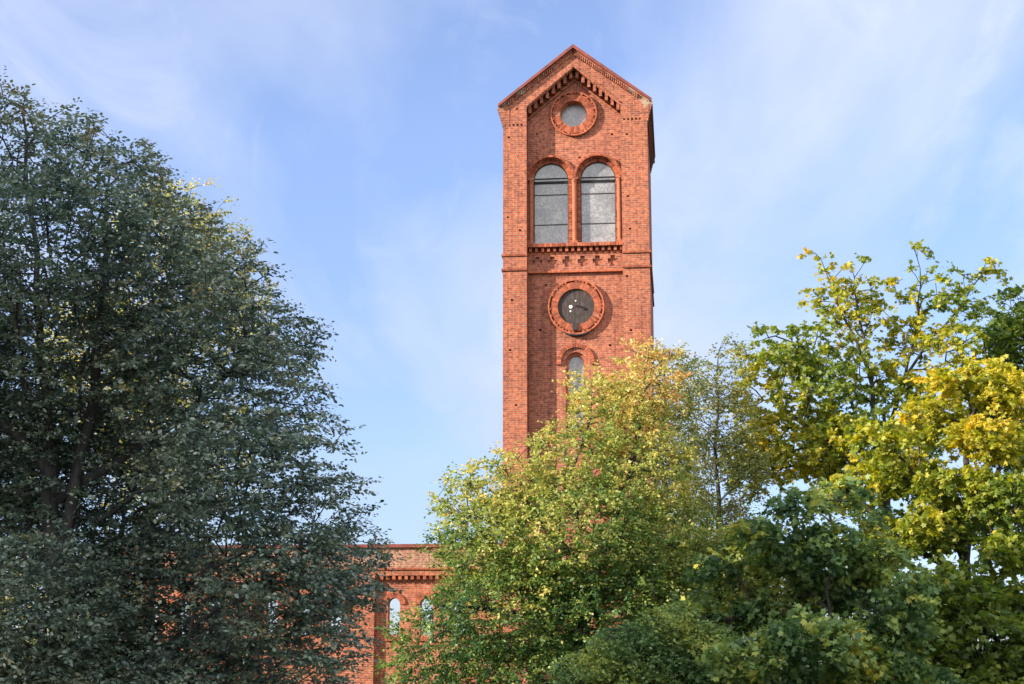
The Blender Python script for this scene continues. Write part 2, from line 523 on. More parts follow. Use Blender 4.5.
def build_tower():
    R = random.Random(5)
    tw = empty('church_tower', T, -PSI)
    tag(tw, 'tall red brick church tower with gabled top, two arched windows and a broken clock', 'tower')
    P = 0.55                                    # depth of the recessed panel
    xl = tl(503, 220)[0]; xr = tl(648.3, 180)[0]
    cx = tl(573.5, 60)[0]
    DEP = 6.4
    apex = tl(572.6, 50)[1]
    eave = (tl(503, 107)[1] + tl(648, 97)[1]) / 2
    pil = tl(526.6, 180)[0]; pir = tl(621.5, 180)[0]
    hgap = tl(573.4, 67)[1]; hgl = (tl(526.9, 104.5)[1] + tl(621, 105)[1]) / 2
    worn = [(xl - 0.05, eave + 0.05, 0.42), (xr + 0.05, eave + 0.0, 0.5), (xl + 0.7, eave + 0.62, 0.35), (xr - 0.45, eave + 0.45, 0.4)]
    M['tower_brick'] = brick('tower_brick', BR1, BR2, MOR, worn=worn)
    # front layer: corner pilasters joined by the gable
    outer = [(xl, 0), (pil, 0), (pil, hgl), (cx, hgap), (pir, hgl), (pir, 0), (xr, 0), (xr, eave), (cx, apex), (xl, eave)]
    holes = []

    def hole(px, py, w=0.09, h=0.09):
        x, z = tl(px, py)
        holes.append([(x - w / 2, z - h / 2), (x + w / 2, z - h / 2), (x + w / 2, z + h / 2), (x - w / 2, z + h / 2)])
    for k in range(5):
        hole(505.5 + k * 4.0, 125.2 - k * 0.12, 0.085, 0.085)
        hole(624.2 + k * 4.0, 119.0 - k * 0.12, 0.085, 0.085)
    for px, py in ((517, 108.5), (509, 137), (508, 217), (520, 230), (628, 196), (630, 228.5), (627, 134), (512, 300), (510, 350), (516, 405), (627, 276), (631, 330)):
        hole(px, py, 0.10, 0.08)
    mb = MB()
    mb.plate(outer, holes, 0, P)
    # panel layer with its openings
    rw = tl(573.8, 114.5, P); rwr = 14.2 / 26.6
    wl = (tl(533.7, 245.5, P)[0], tl(568.3, 245.5, P)[0]); wr = (tl(581.6, 243, P)[0], tl(615.2, 243, P)[0])
    zl0 = tl(551, 246.2, P)[1]; zr0 = tl(598, 243.2, P)[1]
    z0 = (zl0 + zr0) / 2
    zt = (tl(551, 163, P)[1] + tl(598, 161.5, P)[1]) / 2
    hl = (wl[1] - wl[0]) / 2; hr = (wr[1] - wr[0]) / 2
    hw = (hl + hr) / 2 * 1.03
    zt += 0.035
    lc = (wl[0] + wl[1]) / 2; rc = (wr[0] + wr[1]) / 2
    zs = zt - hw
    sw = tl(575.8, 354.5, P); shw = 8.0 / 26.6
    ssz = sw[1] - shw
    z1 = tl(575, 430, P)[1]
    panel_out = [(xl + 0.01, 0), (xr - 0.01, 0), (xr - 0.01, eave - 0.02), (cx, apex - 0.02), (xl + 0.01, eave - 0.02)]
    mb2 = MB()
    ph = []
    for px, py in ((579.5, 157.5), (537, 134), (612, 134), (540, 330), (546, 285), (610, 345)):
        x, z = tl(px, py, P)
        ph.append([(x - 0.05, z - 0.04), (x + 0.05, z - 0.04), (x + 0.05, z + 0.04), (x - 0.05, z + 0.04)])
    mb2.plate(panel_out, [circle(rw[0], rw[1], rwr), arch(lc, hw + 0.17, z0, zs), arch(rc, hw + 0.17, z0, zs), arch(sw[0], shw + 0.10, z1, ssz)] + ph, P + 0.002, P + 0.55)
    panel = None
    # sides and back
    mb.box(xl + 0.01, xl + 0.55, P + 0.55, DEP, 0, eave - 0.02)
    mb.box(xr - 0.55, xr - 0.01, P + 0.55, DEP, 0, eave - 0.02)
    mb.prism([(xl, 0), (xr, 0), (xr, eave - 0.03), (cx, apex - 0.03), (xl, eave - 0.03)], DEP, DEP + 0.55)
    mb.box(xl + 0.5, xr - 0.5, 3.0, 3.05, 0, eave + 0.4)   # inner partition keeps the belfry dark
    wall = mb.build('wall', M['tower_brick'], tw)
    pn = mb2.build('recessed_panel', M['panel_brick'], tw)
    # side string courses and side corbels (seen edge-on from the right)
    # roof: two slabs with an overhang, sheet-metal verge
    ov, fo = 0.16, 0.15
    sl_l = (apex - eave) / (cx - xl); sl_r = (apex - eave) / (xr - cx)
    th = 0.09
    rf = MB()
    for sgn, xe, slp in ((-1, xl, sl_l), (1, xr, sl_r)):
        ex = xe + sgn * ov
        ez = apex - slp * abs(ex - cx)
        rf.prism([(cx, apex + 0.012), (ex, ez + 0.012), (ex, ez + th), (cx, apex + th + 0.03)][::sgn], -fo + 0.02, DEP + 0.75)
    roof = rf.build('roof', M['roof_metal'], tw)
    vg = MB()
    for sgn, xe, slp in ((-1, xl, sl_l), (1, xr, sl_r)):
        ex = xe + sgn * (ov + 0.03)
        ez = apex - slp * abs(ex - cx)
        vg.prism([(cx, apex + 0.03), (ex, ez - 0.0), (ex, ez + th + 0.03), (cx, apex + th + 0.085)][::sgn], -fo - 0.05, -fo + 0.015)
    vg.build('verge_board', M['roof_metal'], roof)
    # brick band under the verge with a tight row of teeth; many have fallen from the left slope
    bd = MB()
    for sgn, xe, slp in ((-1, xl, sl_l), (1, xr, sl_r)):
        ex = xe + sgn * 0.10
        ez = apex - slp * abs(ex - cx)
        bd.prism([(cx, apex - 0.05), (ex, ez - 0.05), (ex, ez), (cx, apex)][::sgn], -0.09, -0.003)
        for k in range(38):
            f = (k + 0.9) / 38
            if f > (0.87 if sgn > 0 else 0.93): continue
            x = cx + sgn * f * abs(xe - cx); z = apex - slp * abs(x - cx)
            if sgn < 0 and (f < 0.3 or 0.5 < f < 0.62 or R.random() < 0.25):
                bd.box(x - 0.036, x + 0.036, -0.03, -0.003, z - 0.2, z - 0.03)
                continue
            bd.box(x - 0.021, x + 0.021, -0.085, -0.003, z - 0.215, z - 0.03)
    bd.build('verge_course', M['tower_brick'], tw)
    # kneelers: corbelled bricks and bare mortar at the foot of the gable
    for sgn, xe in ((-1, xl), (1, xr)):
        kn = MB()
        for i in range(7):
            w = 0.02 + 0.20 * (1 - i / 7) ** 1.2
            kn.box(min(xe - sgn * 0.25, xe + sgn * w), max(xe - sgn * 0.25, xe + sgn * w), -0.03 * (1 - i / 7) - 0.004, DEP + 0.3, eave - 0.10 - 0.11 * (i + 1), eave - 0.10 - 0.11 * i - 0.006)
        kn.build('kneeler', M['tower_brick'], tw)
    # eave boards along the sides (dark, seen edge-on)
    for sgn, xe in ((-1, xl), (1, xr)):
        eb = MB()
        eb.box(min(xe + sgn * 0.02, xe + sgn * 0.19), max(xe + sgn * 0.02, xe + sgn * 0.19), 0.1, DEP + 0.7, eave - 0.33, eave - 0.11)
        eb.build('eave_board', M['eave_dark'], roof)
    # stepped corbel table under the inner gable
    ct = MB()
    for sgn, xe in ((-1, pil), (1, pir)):
        slp = (hgap - hgl) / abs(xe - cx)
        n = 8
        for k in range(n):
            f = (k + 0.55) / n
            x = cx + sgn * f * abs(xe - cx); z = hgap - slp * abs(x - cx)
            ct.box(x - 0.06, x + 0.06, P - 0.34, P - 0.003, z - 0.27, z - 0.005)
        # thin course below the corbels
        pts = [(cx, hgap - 0.40), (xe, hgl - 0.40), (xe, hgl - 0.30), (cx, hgap - 0.30)]
        ct.prism(pts[::sgn], P - 0.07, P - 0.002)
        pts = [(cx, hgap), (xe - sgn * 0.0, hgl), (xe, hgl + 0.07), (cx, hgap + 0.07)]
        ct.prism(pts[::sgn], -0.045, -0.002)
    ct.build('corbel_table', M['tower_brick'], tw)
    def rim(mb_, cx_, cz_, ro, yf, n):
        mb_.plate(circle(cx_, cz_, ro, 64), [circle(cx_, cz_, ro - 0.055, 64)], yf, P + 0.001)
        for k in range(n):
            if R.random() < 0.3: continue
            a0 = 2 * math.pi * k / n
            mb_.voussoirs(cx_, cz_, ro - 0.115, ro - 0.05, 1, a0, a0 + 2 * math.pi / n, yf + 0.012, P, 0.25 + R.random() * 0.25, 0.01, R)
    # round window
    rw_ro = 24.5 / 26.6
    rn = MB()
    rn.plate(circle(rw[0], rw[1], rw_ro - 0.10), [circle(rw[0], rw[1], rwr + 0.03)], P - 0.10, P + 0.001)
    rn.voussoirs(rw[0], rw[1], rwr, rwr + 0.25, 48, 0, 2 * math.pi, P - 0.112, P + 0.0, 0.10, 0.004, R)
    rim(rn, rw[0], rw[1], rw_ro, P - 0.15, 40)
    ring = rn.build('round_window', M['trim_brick'], tw)
    g = MB(); g.plate(circle(rw[0], rw[1], rwr + 0.02), [], P + 0.28, P + 0.31); g.build('pane', M['pane'], ring)
    # arched windows
    for c in (lc, rc):
        av = MB()
        av.voussoirs(c, zs, hw + 0.002, hw + 0.168, 30, 0.0, math.pi, P + 0.13, P + 0.33, 0.10, 0.004, R)
        for sg in (-1, 1):
            z = z0 + 0.003
            while z < zs - 0.03:
                av.box(min(c + sg * (hw + 0.002), c + sg * (hw + 0.168)), max(c + sg * (hw + 0.002), c + sg * (hw + 0.168)), P + 0.13 + R.uniform(-.004, .004), P + 0.33, z, min(z + 0.072, zs - 0.004))
                z += 0.084
        av.voussoirs(c, zs, hw + 0.172, hw + 0.26, 26, 0.0, math.pi, P - 0.13, P + 0.03, 0.10, 0.006, R)
        win = av.build('arched_window', M['trim_brick'], tw)
        fr = MB()
        fr.plate(arch(c, hw + 0.015, z0 - 0.01, zs), [arch(c, hw - 0.028, z0 + 0.03, zs)], P + 0.19, P + 0.26)
        for px_z in (0.78, 0.33):
            zz = z0 + (zs - z0) * px_z
            fr.box(c - hw, c + hw, P + 0.205, P + 0.245, zz - 0.014, zz + 0.014)
        fr.build('frame', M['dark_wood'], win)
        g = MB(); g.plate(arch(c, hw + 0.01, z0, zs), [], P + 0.235, P + 0.25); g.build('pane', M['pane'], win)
        tr = MB()
        tr.box(c - hw, c + hw, P + 0.17, P + 0.23, zs - 0.13, zs - 0.045)
        tr.box(c - hw, c + hw, P + 0.18, P + 0.22, zs + 0.06, zs + 0.085)
        tr.build('transom', M['black'], win)
    # colonnettes at the jambs with caps and bases
    sill_t = z0
    for x in (tl(531.0, 220, P)[0], tl(574.6, 220, P)[0] - 0.0, tl(619.6, 220, P)[0]):
        c = MB()
        r = 0.088
        c.tube([(x, P + 0.03, sill_t + 0.18), (x, P + 0.03, zs - 0.14)], r, 14)
        c.box(x - 0.12, x + 0.12, P - 0.08, P + 0.125, sill_t + 0.004, sill_t + 0.14)
        c.tube([(x, P + 0.03, sill_t + 0.13), (x, P + 0.03, sill_t + 0.16), (x, P + 0.03, sill_t + 0.20)], [0.115, 0.115, r], 14)
        c.tube([(x, P + 0.03, zs - 0.2), (x, P + 0.03, zs - 0.08), (x, P + 0.03, zs - 0.05)], [r, 0.125, 0.125], 14)
        c.box(x - 0.14, x + 0.14, P - 0.10, P + 0.125, zs - 0.05, zs + 0.03)
        c.build('colonnette', M['shaft_brick'], tw)
    # sill with dentils
    s = MB()
    x = pil + 0.012
    while x < pir - 0.02:
        s.box(x, min(x + 0.095, pir - 0.01), P - 0.34 + R.uniform(-.006, .006), P + 0.003, z0 - 0.14, z0 + 0.0)
        x += 0.107
    sill = s.build('window_sill', M['trim_brick'], tw)
    s = MB()
    x = pil + 0.06
    while x < pir - 0.1:
        s.box(x, x + 0.11, P - 0.24, P + 0.003, z0 - 0.31, z0 - 0.143)
        x += 0.235
    s.box(pil + 0.003, pir - 0.003, P - 0.12, P + 0.002, z0 - 0.40, z0 - 0.312)
    s.build('dentil_row', M['trim_brick'], sill)
    # frieze of stepped diamonds sunk into a shallow band
    zf1 = z0 - 0.403
    zlow = (tl(514, 270.5)[1] + tl(635, 265.8)[1]) / 2
    dia = []
    for px, py in ((537.6, 263), (552.5, 262.5), (567.3, 262), (582.6, 261.6), (597.6, 261.2), (612.8, 260.8)):
        dx, dz = tl(px, py, P)
        a = 0.085; b = 0.135; h1 = 0.085; h3 = 0.26
        dia.append([(dx - a, dz - h3 * .8), (dx + a, dz - h3 * .8), (dx + a, dz - h1), (dx + b + .05, dz - h1), (dx + b + .05, dz + h1), (dx + a, dz + h1), (dx + a, dz + h3 * .8), (dx - a, dz + h3 * .8),
                    (dx - a, dz + h1), (dx - b - .05, dz + h1), (dx - b - .05, dz - h1), (dx - a, dz - h1)])
    fz = MB()
    fz.plate([(pil + 0.003, zlow + 0.03), (pir - 0.003, zlow + 0.03), (pir - 0.003, zf1), (pil + 0.003, zf1)], dia, P - 0.10, P + 0.001)
    fz.build('diamond_frieze', M['panel_brick'], tw)
    # string courses, on the pilasters and across the panel
    zup = (tl(514, 256)[1] + tl(635, 251)[1]) / 2
    sc = MB()
    for zc, tk in ((zup, 0.085), (zlow, 0.085)):
        sc.box(xl - 0.055, pil + 0.012, -0.06, -0.003, zc - tk / 2, zc + tk / 2)
        sc.box(pir - 0.012, xr + 0.055, -0.06, -0.003, zc - tk / 2, zc + tk / 2)
        sc.box(xl - 0.055, xl - 0.003, -0.003, DEP + 0.6, zc - tk / 2, zc + tk / 2)
        sc.box(xr + 0.003, xr + 0.055, -0.003, DEP + 0.6, zc - tk / 2, zc + tk / 2)
    sc.box(pil + 0.002, pir - 0.002, P - 0.15, P - 0.002, zlow - 0.055, zlow + 0.028)
    sc.build('string_course', M['trim_brick'], tw)
    # clock: raised ring, dark weathered face, one broken hand, a bracket beneath
    ck = tl(576.3, 307.3, P); cr = 18.8 / 26.6; cro = 29.0 / 26.6
    c = MB()
    c.plate(circle(ck[0], ck[1], cro - 0.11), [circle(ck[0], ck[1], cr + 0.0)], P - 0.12, P + 0.001)
    c.voussoirs(ck[0], ck[1], cr + 0.006, cr + 0.25, 64, 0, 2 * math.pi, P - 0.132, P - 0.1, 0.08, 0.004, R)
    rim(c, ck[0], ck[1], cro, P - 0.16, 46)
    clock = c.build('clock', M['trim_brick'], tw)
    m, t, L, out = newmat('clock_boards')
    bs = N(t, 'ShaderNodeBsdfPrincipled'); bs.inputs['Roughness'].default_value = 0.75; L(bs.outputs[0], out.inputs[0])
    tc = N(t, 'ShaderNodeTexCoord'); mp = N(t, 'ShaderNodeMapping'); mp.inputs['Scale'].default_value = (5, 1, 1.4); L(tc.outputs['Object'], mp.inputs[0])
    n = N(t, 'ShaderNodeTexNoise'); n.inputs['Scale'].default_value = 2.2; n.inputs['Detail'].default_value = 5; L(mp.outputs[0], n.inputs['Vector'])
    r = ramp(t, [(0.3, (0.018, 0.012, 0.012)), (0.55, (0.045, 0.03, 0.029)), (0.8, (0.11, 0.08, 0.078))]); L(n.outputs['Fac'], r.inputs[0]); L(r.outputs[0], bs.inputs['Base Color'])
    f = MB(); f.plate(circle(ck[0], ck[1], cr - 0.004), [], P - 0.05, P - 0.01); f.build('clock_face', m, clock)
    hx, hz = tl(582, 307.8, P)
    hd = MB()
    hd.prism([(ck[0] - 0.02, ck[1] + 0.035), (hx - 0.02, hz - 0.01), (hx + 0.09, hz - 0.10), (hx + 0.17, hz - 0.03), (hx + 0.02, hz + 0.06), (ck[0] - 0.02, ck[1] + 0.075)], P - 0.10, P - 0.06)
    hd.build('clock_hand', M['black'], clock)
    for px, py, q in ((570.8, 307.2, 0.07), (570.6, 311.6, 0.035), (575.7, 301.2, 0.03)):
        x, z = tl(px, py, P)
        bmk = MB(); bmk.plate([(u, v) for u, v in circle(x, z, q, 9)], [], P - 0.075, P - 0.052); bmk.build('bare_patch', M['white'], clock)
    x, z = tl(575.4, 330.5, P)
    br = MB()
    br.prism([(x - 0.09, z - 0.02), (x + 0.09, z - 0.02), (x + 0.11, z + 0.12), (x + 0.05, z + 0.27), (x - 0.05, z + 0.27), (x - 0.11, z + 0.12)], P - 0.22, P - 0.002)
    br.plate([(ck[0] + (cro + 0.05) * math.cos(q), ck[1] + (cro + 0.05) * math.sin(q)) for q in [math.radians(248 + 3 * k) for k in range(17)]] +
             [(ck[0] + (cro + 0.003) * math.cos(q), ck[1] + (cro + 0.003) * math.sin(q)) for q in [math.radians(248 + 3 * k) for k in range(16, -1, -1)]], [], P - 0.20, P - 0.003)
    br.build('bracket', M['bracket_metal'], clock)
    # small arched window
    sv = MB()
    sv.voussoirs(sw[0], ssz, shw + 0.27, shw + 0.42, 20, 0.0, math.pi, P - 0.09, P + 0.0, 0.12, 0.004, R)
    sv.box(sw[0] - shw - 0.44, sw[0] - shw - 0.25, P - 0.10, P - 0.001, ssz - 0.09, ssz - 0.003)
    sv.box(sw[0] + shw + 0.25, sw[0] + shw + 0.44, P - 0.10, P - 0.001, ssz - 0.09, ssz - 0.003)
    sv.plate(arch(sw[0], shw + 0.098, z1 + 0.01, ssz), [arch(sw[0], shw, z1 + 0.05, ssz)], P + 0.14, P + 0.40)
    swi = sv.build('arched_window', M['trim_brick'], tw)
    g = MB(); g.plate(arch(sw[0], shw + 0.01, z1 + 0.03, ssz), [], P + 0.30, P + 0.32); g.build('pane', M['pane'], swi)
    return dict(xl=xl, xr=xr)


TD = build_tower()


# ------------------------------------------------------------------ roofless church wall beside the tower
def build_nave():
    R = random.Random(8)
    YL = 1.6                                      # this far behind the tower front
    base = T + EY * YL
    nv = empty('church_wall', base, -PSI)
    tag(nv, 'roofless red brick church wall with open arched windows, left of the tower', 'wall')

    def nl(px, py):
        return tl(px, py, YL)
    M['nave_brick'] = brick('nave_brick', (0.40, 0.125, 0.064), (0.25, 0.070, 0.043), (0.40, 0.26, 0.19), stain=0.6)
    M['pale_brick'] = brick('pale_brick', (0.36, 0.18, 0.12), (0.26, 0.105, 0.07), (0.42, 0.34, 0.27), stain=0.8)
    xr = TD['xl'] - 0.02
    per = nl(477, 600)[0] - nl(353, 600)[0]
    p0 = nl(353, 600)[0]; pw = nl(374.5, 600)[0] - p0
    xs = [p0 - per * k for k in range(-1, 3)][::-1]          # left edges of the pilasters
    xleft = xs[0]
    top = nl(410, 547.5)[1]
    rec = nl(410, 575.5)[1]
    wz0 = nl(392, 635)[1]; wzt = nl(392, 598)[1]; hw = (nl(399, 610)[0] - nl(386.8, 610)[0]) / 2
    wc = [nl(392.9, 610)[0], nl(425.4, 610)[0], nl(458, 610)[0]]
    zs = wzt - hw
    # main thickness (behind the bay recess), pierced by the open windows
    holes, hoods = [], MB()
    for k in range(-1, 3):
        for c in wc:
            cc = c - per * k
            if xleft + 0.5 < cc < xr - hw - 0.15:
                holes.append(arch(cc, hw, wz0, zs))
                hoods.voussoirs(cc, zs, hw + 0.004, hw + 0.22, 15, 0, math.pi, 0.16, 0.215, 0.12, 0.004, R)
    mb = MB()
    mb.plate([(xleft, 0), (xr, 0), (xr, rec + 0.3), (xleft, rec + 0.3)], holes, 0.22, 0.62)
    for x in xs:
        if x + pw > xr: continue
        mb.box(x, x + pw, 0.0, 0.219, 0, rec)
    mb.box(xleft, xr, 0.0, 0.219, rec + 0.0, rec + 0.3)
    wall = mb.build('wall', M['nave_brick'], nv)
    # upper band, paler and weathered
    ub = MB()
    ub.box(xleft, xr, 0.02, 0.60, rec + 0.302, top)
    ub.build('parapet', M['pale_brick'], nv)
    cs = MB()
    cs.box(xleft - 0.05, xr, -0.10, 0.72, top + 0.002, top + 0.13)
    cs.build('coping', M['roof_metal'], nv)
    sc = MB()
    sc.box(xleft - 0.03, xr, -0.07, -0.003, rec + 0.22, rec + 0.30)
    sc.build('string_course', M['trim_brick'], nv)
    dn = MB()
    x = xleft + 0.1
    while x < xr - 0.2:
        inp = any(p - 0.02 < x + 0.06 < p + pw + 0.02 for p in xs)
        if not inp:
            dn.box(x, x + 0.12, 0.02, 0.218, rec - 0.15, rec - 0.003)
        x += 0.24
    dn.build('dentil_row', M['trim_brick'], nv)
    hoods.build('window_arches', M['trim_brick'], nv)
    sl_ = MB()
    for k in range(-1, 3):
        for c in wc:
            cc = c - per * k
            if xleft + 0.5 < cc < xr - hw - 0.15:
                x = cc - hw - 0.08
                while x < cc + hw + 0.0:
                    sl_.box(x, x + 0.1, 0.12, 0.219, wz0 - 0.22, wz0 - 0.06)
                    x += 0.115
    sl_.build('window_sills', M['trim_brick'], nv)


build_nave()


# ------------------------------------------------------------------ trees
def grow(rng, stems, lobes, n_attr, spread=0.35, out_bias=0.6):
    """stems: polylines that carry the crown. lobes: (centre, radii, weight). Returns skeleton and twig tips."""
    pos, par = [], []
    pl = []
    for st in stems:
        prev = -1
        if st[0] == 'from':
            prev = min(range(len(pos)), key=lambda i: np.linalg.norm(np.array(pos[i]) - np.array(st[1])))
            pts = st[1:]
            pts = [tuple(pos[prev])] + list(pts[1:]) if len(pts) > 1 else pts
        else:
            pts = st
        for a, b in zip(pts, pts[1:]):
            a = np.array(a, float); b = np.array(b, float)
            n = max(1, int(np.linalg.norm(b - a) / 0.5))
            for k in range(n + 1):
                if k == 0 and prev >= 0: continue
                p = a + (b - a) * k / n
                w = 0.05 * np.array([math.sin(k * 1.3 + a[0] * 3), math.cos(k * 1.7 + a[1]), 0])
                pos.append(p + (w if 0 < k < n else 0))
                par.append(prev)
                pl.append(0.0 if prev < 0 else pl[prev] + np.linalg.norm(pos[-1] - pos[prev]) * 0.5)
                prev = len(pos) - 1
    # attraction points
    wts = np.array([l[2] * l[1][0] * l[1][1] * l[1][2] for l in lobes])
    idx = rng.choice(len(lobes), n_attr, p=wts / wts.sum())
    u = rng.normal(size=(n_attr, 3)); u /= np.linalg.norm(u, axis=1)[:, None]
    rad = rng.random(n_attr) ** (1 / 3 * (1 - out_bias * 0.5))
    rad *= 1 + 0.16 * rng.normal(size=n_attr) * (rng.random(n_attr) < 0.25)
    C = np.array([l[0] for l in lobes]); RR = np.array([l[1] for l in lobes])
    A = C[idx] + u * rad[:, None] * RR[idx]
    base0 = np.array(pos)
    d0 = np.min(np.linalg.norm(A[:, None, :] - base0[None], axis=2), axis=1)
    A = A[np.argsort(d0)]
    cap = len(pos) + n_attr * 4 + 10
    PA = np.zeros((cap, 3)); PA[:len(pos)] = np.array(pos)
    PL = np.zeros(cap); PL[:len(pos)] = pl
    PR = -np.ones(cap, int); PR[:len(par)] = par
    DR = np.zeros((cap, 3)); DR[:len(pos)] = (0, 0, 1)
    n = len(pos)
    tips = []
    for p in A:
        v = p - PA[:n]
        d = np.sqrt((v * v).sum(1))
        # joints below the tip are favoured: branches rise
        cost = d + spread * PL[:n] + 0.5 * np.maximum(0, PA[:n, 2] - p[2] + 0.15 * d)
        j = int(np.argmin(cost))
        seg = p - PA[j]; ln = np.linalg.norm(seg)
        k = 1 if ln < 0.5 else (2 if ln < 1.3 else 3)
        q = j
        h = np.array([0, 0, 0.10 * ln])
        for s in range(1, k + 1):
            f = s / k
            c = PA[j] + seg * f + h * (4 * f * (1 - f)) * 0.6 + rng.normal(size=3) * 0.035 * ln * (f < 1)
            PA[n] = c; PR[n] = q; PL[n] = PL[q] + np.linalg.norm(c - PA[q])
            dd = c - PA[q]; DR[n] = dd / (np.linalg.norm(dd) + 1e-6)
            q = n; n += 1
        tips.append(q)
    return PA[:n], PR[:n], DR[:n], np.array(tips)


def wood_mesh(name, PA, PR, mat, parent, r_tip=0.007, expo=0.46, base_r=None, min_r=0.0):
    n = len(PA)
    cnt = np.zeros(n)
    haskid = np.zeros(n, bool)
    for i in range(n - 1, -1, -1):
        if PR[i] >= 0: haskid[PR[i]] = True
    cnt[~haskid] = 1
    for i in range(n - 1, -1, -1):
        if PR[i] >= 0: cnt[PR[i]] += cnt[i]
    r = r_tip * np.maximum(cnt, 1) ** expo
    if base_r: r = np.minimum(r, base_r)
    e = np.array([i for i in range(n) if PR[i] >= 0 and r[i] >= min_r])
    a = PA[PR[e]]; b = PA[e]
    ra = np.minimum(r[PR[e]], r[e] * 1.35); rb = r[e]
    d = b - a; ln = np.linalg.norm(d, axis=1)[:, None] + 1e-9; d = d / ln
    ref = np.where(np.abs(d[:, 2:3]) > 0.9, np.array([[1., 0, 0]]), np.array([[0, 0, 1.]]))
    s = np.cross(d, ref); s /= np.linalg.norm(s, axis=1)[:, None]
    t = np.cross(s, d)
    K = 6
    ang = 2 * np.pi * np.arange(K) / K
    circ = s[:, None, :] * np.cos(ang)[None, :, None] + t[:, None, :] * np.sin(ang)[None, :, None]
    b2 = b + d * (rb * 0.5)[:, None]
    A = a[:, None, :] + circ * ra[:, None, None]
    B = b2[:, None, :] + circ * rb[:, None, None]
    V = np.concatenate([A, B], axis=1).reshape(-1, 3)
    m = len(e)
    o = (np.arange(m) * 2 * K)[:, None]
    k = np.arange(K)[None, :]; k2 = (np.arange(K) + 1) % K
    Q = np.stack([o + k, o + k2[None], o + K + k2[None], o + K + k], axis=2).reshape(-1, 4)
    return np_mesh(name, V, Q, mat, parent, smooth=True)


def np_mesh(name, V, Fc, mat, parent, smooth=False, attr=None):
    me = bpy.data.meshes.new(name)
    nf, k = Fc.shape
    me.vertices.add(len(V)); me.vertices.foreach_set('co', V.astype(np.float32).ravel())
    me.loops.add(nf * k); me.loops.foreach_set('vertex_index', Fc.astype(np.int32).ravel())
    me.polygons.add(nf); me.polygons.foreach_set('loop_start', (np.arange(nf) * k).astype(np.int32))
    me.polygons.foreach_set('loop_total', np.full(nf, k, np.int32)) if hasattr(me.polygons[0], 'loop_total') and not me.polygons[0].is_property_readonly('loop_total') else None
    if smooth: me.polygons.foreach_set('use_smooth', np.ones(nf, bool))
    if attr is not None:
        at_ = me.attributes.new('turn', 'FLOAT', 'FACE')
        at_.data.foreach_set('value', attr.astype(np.float32))
    me.update(calc_edges=True)
    me.materials.append(mat)
    o = bpy.data.objects.new(name, me)
    if parent is not None: o.parent = parent
    COL.objects.link(o)
    return o


LEAF = {
    'oval': np.array([(0, 0, 0), (0.28, 0.27, 0.05), (0.66, 0.25, 0.03), (1, 0, -0.07), (0.66, -0.25, 0.03), (0.28, -0.27, 0.05)]),
    'maple': np.array([(0, 0.0, 0), (0.10, 0.30, .02), (0.00, 0.52, -.03), (0.36, 0.34, .03), (0.58, 0.55, -.05), (0.66, 0.18, .03), (1.0, 0.0, -.09),
                       (0.66, -0.18, .03), (0.58, -0.55, -.05), (0.36, -0.34, .03), (0.00, -0.52, -.03), (0.10, -0.30, .02)]),
}


def leaves(rng, PA, DR, tips, per_tip, twig_len, leaf_len, shape, flat=0.75, droop=0.15, turn=None, axis=(0, 0), twiglets=4, clump=0.10):
    """twigs radiate from each tip, leaves sit in two rows along each twig"""
    n = len(tips)
    c = PA[tips]
    d0 = DR[tips].copy()
    outw = c[:, :2] - np.array(axis)[None]
    outw /= np.linalg.norm(outw, axis=1)[:, None] + 1e-6
    d0[:, :2] += 0.5 * outw
    pt = per_tip // twiglets
    # twiglets
    T_ = np.repeat(np.arange(n), twiglets)
    td = d0[T_] + rng.normal(size=(len(T_), 3)) * np.array([0.75, 0.75, 0.75 * (1 - flat) + 0.12])
    td[:, 2] = td[:, 2] * (1 - 0.55 * flat) + 0.05
    td /= np.linalg.norm(td, axis=1)[:, None]
    tln = twig_len * rng.uniform(0.45, 1.25, len(T_))
    side = np.cross(td, np.array([0, 0, 1.0])); side /= np.linalg.norm(side, axis=1)[:, None] + 1e-6
    # leaves
    L_ = np.repeat(np.arange(len(T_)), pt)
    k = np.tile(np.arange(pt), len(T_))
    f = (k + 0.5 + rng.uniform(-0.4, 0.4, len(L_))) / pt
    p = c[T_][L_] + td[L_] * (tln[L_] * f)[:, None]
    p[:, 2] -= droop * tln[L_] * f ** 2
    p += rng.normal(size=p.shape) * 0.25 * leaf_len
    sg = np.where(k % 2 == 0, 1.0, -1.0)[:, None]
    ld = td[L_] * 0.7 + side[L_] * sg * 0.8 + rng.normal(size=p.shape) * 0.35
    ld[:, 2] -= 0.25
    ld /= np.linalg.norm(ld, axis=1)[:, None]
    nr = np.array([0, 0, 1.0]) * (0.35 + flat) + rng.normal(size=p.shape) * 0.5
    w = np.cross(nr, ld); w /= np.linalg.norm(w, axis=1)[:, None] + 1e-6
    nr = np.cross(ld, w)
    s = leaf_len * rng.uniform(0.6, 1.2, len(L_))
    G = LEAF[shape]
    V = (p[:, None, :] + (ld[:, None, :] * G[None, :, 0:1] + w[:, None, :] * G[None, :, 1:2] + nr[:, None, :] * G[None, :, 2:3]) * s[:, None, None])
    m = len(G)
    Fc = np.arange(len(L_) * m).reshape(-1, m)
    tv = turn(c) if turn else np.full(n, 0.4)
    tv = tv + rng.normal(size=n) * clump
    val = tv[T_][L_] + rng.normal(size=len(L_)) * 0.13
    return V.reshape(-1, 3), Fc, np.clip(val, 0, 1)


def lobe(px, py, Y, rx, ry=None, rz=None, w=1.0):
    """crown lobe: centre seen at a photo pixel at distance Y, radii in photo pixels at that distance"""
    s = Y / F
    c = at(px, py, Y)
    rx_ = rx * s
    return (np.array(c), np.array([rx_, (ry if ry is not None else rx) * s, (rz if rz is not None else rx) * s]), w)


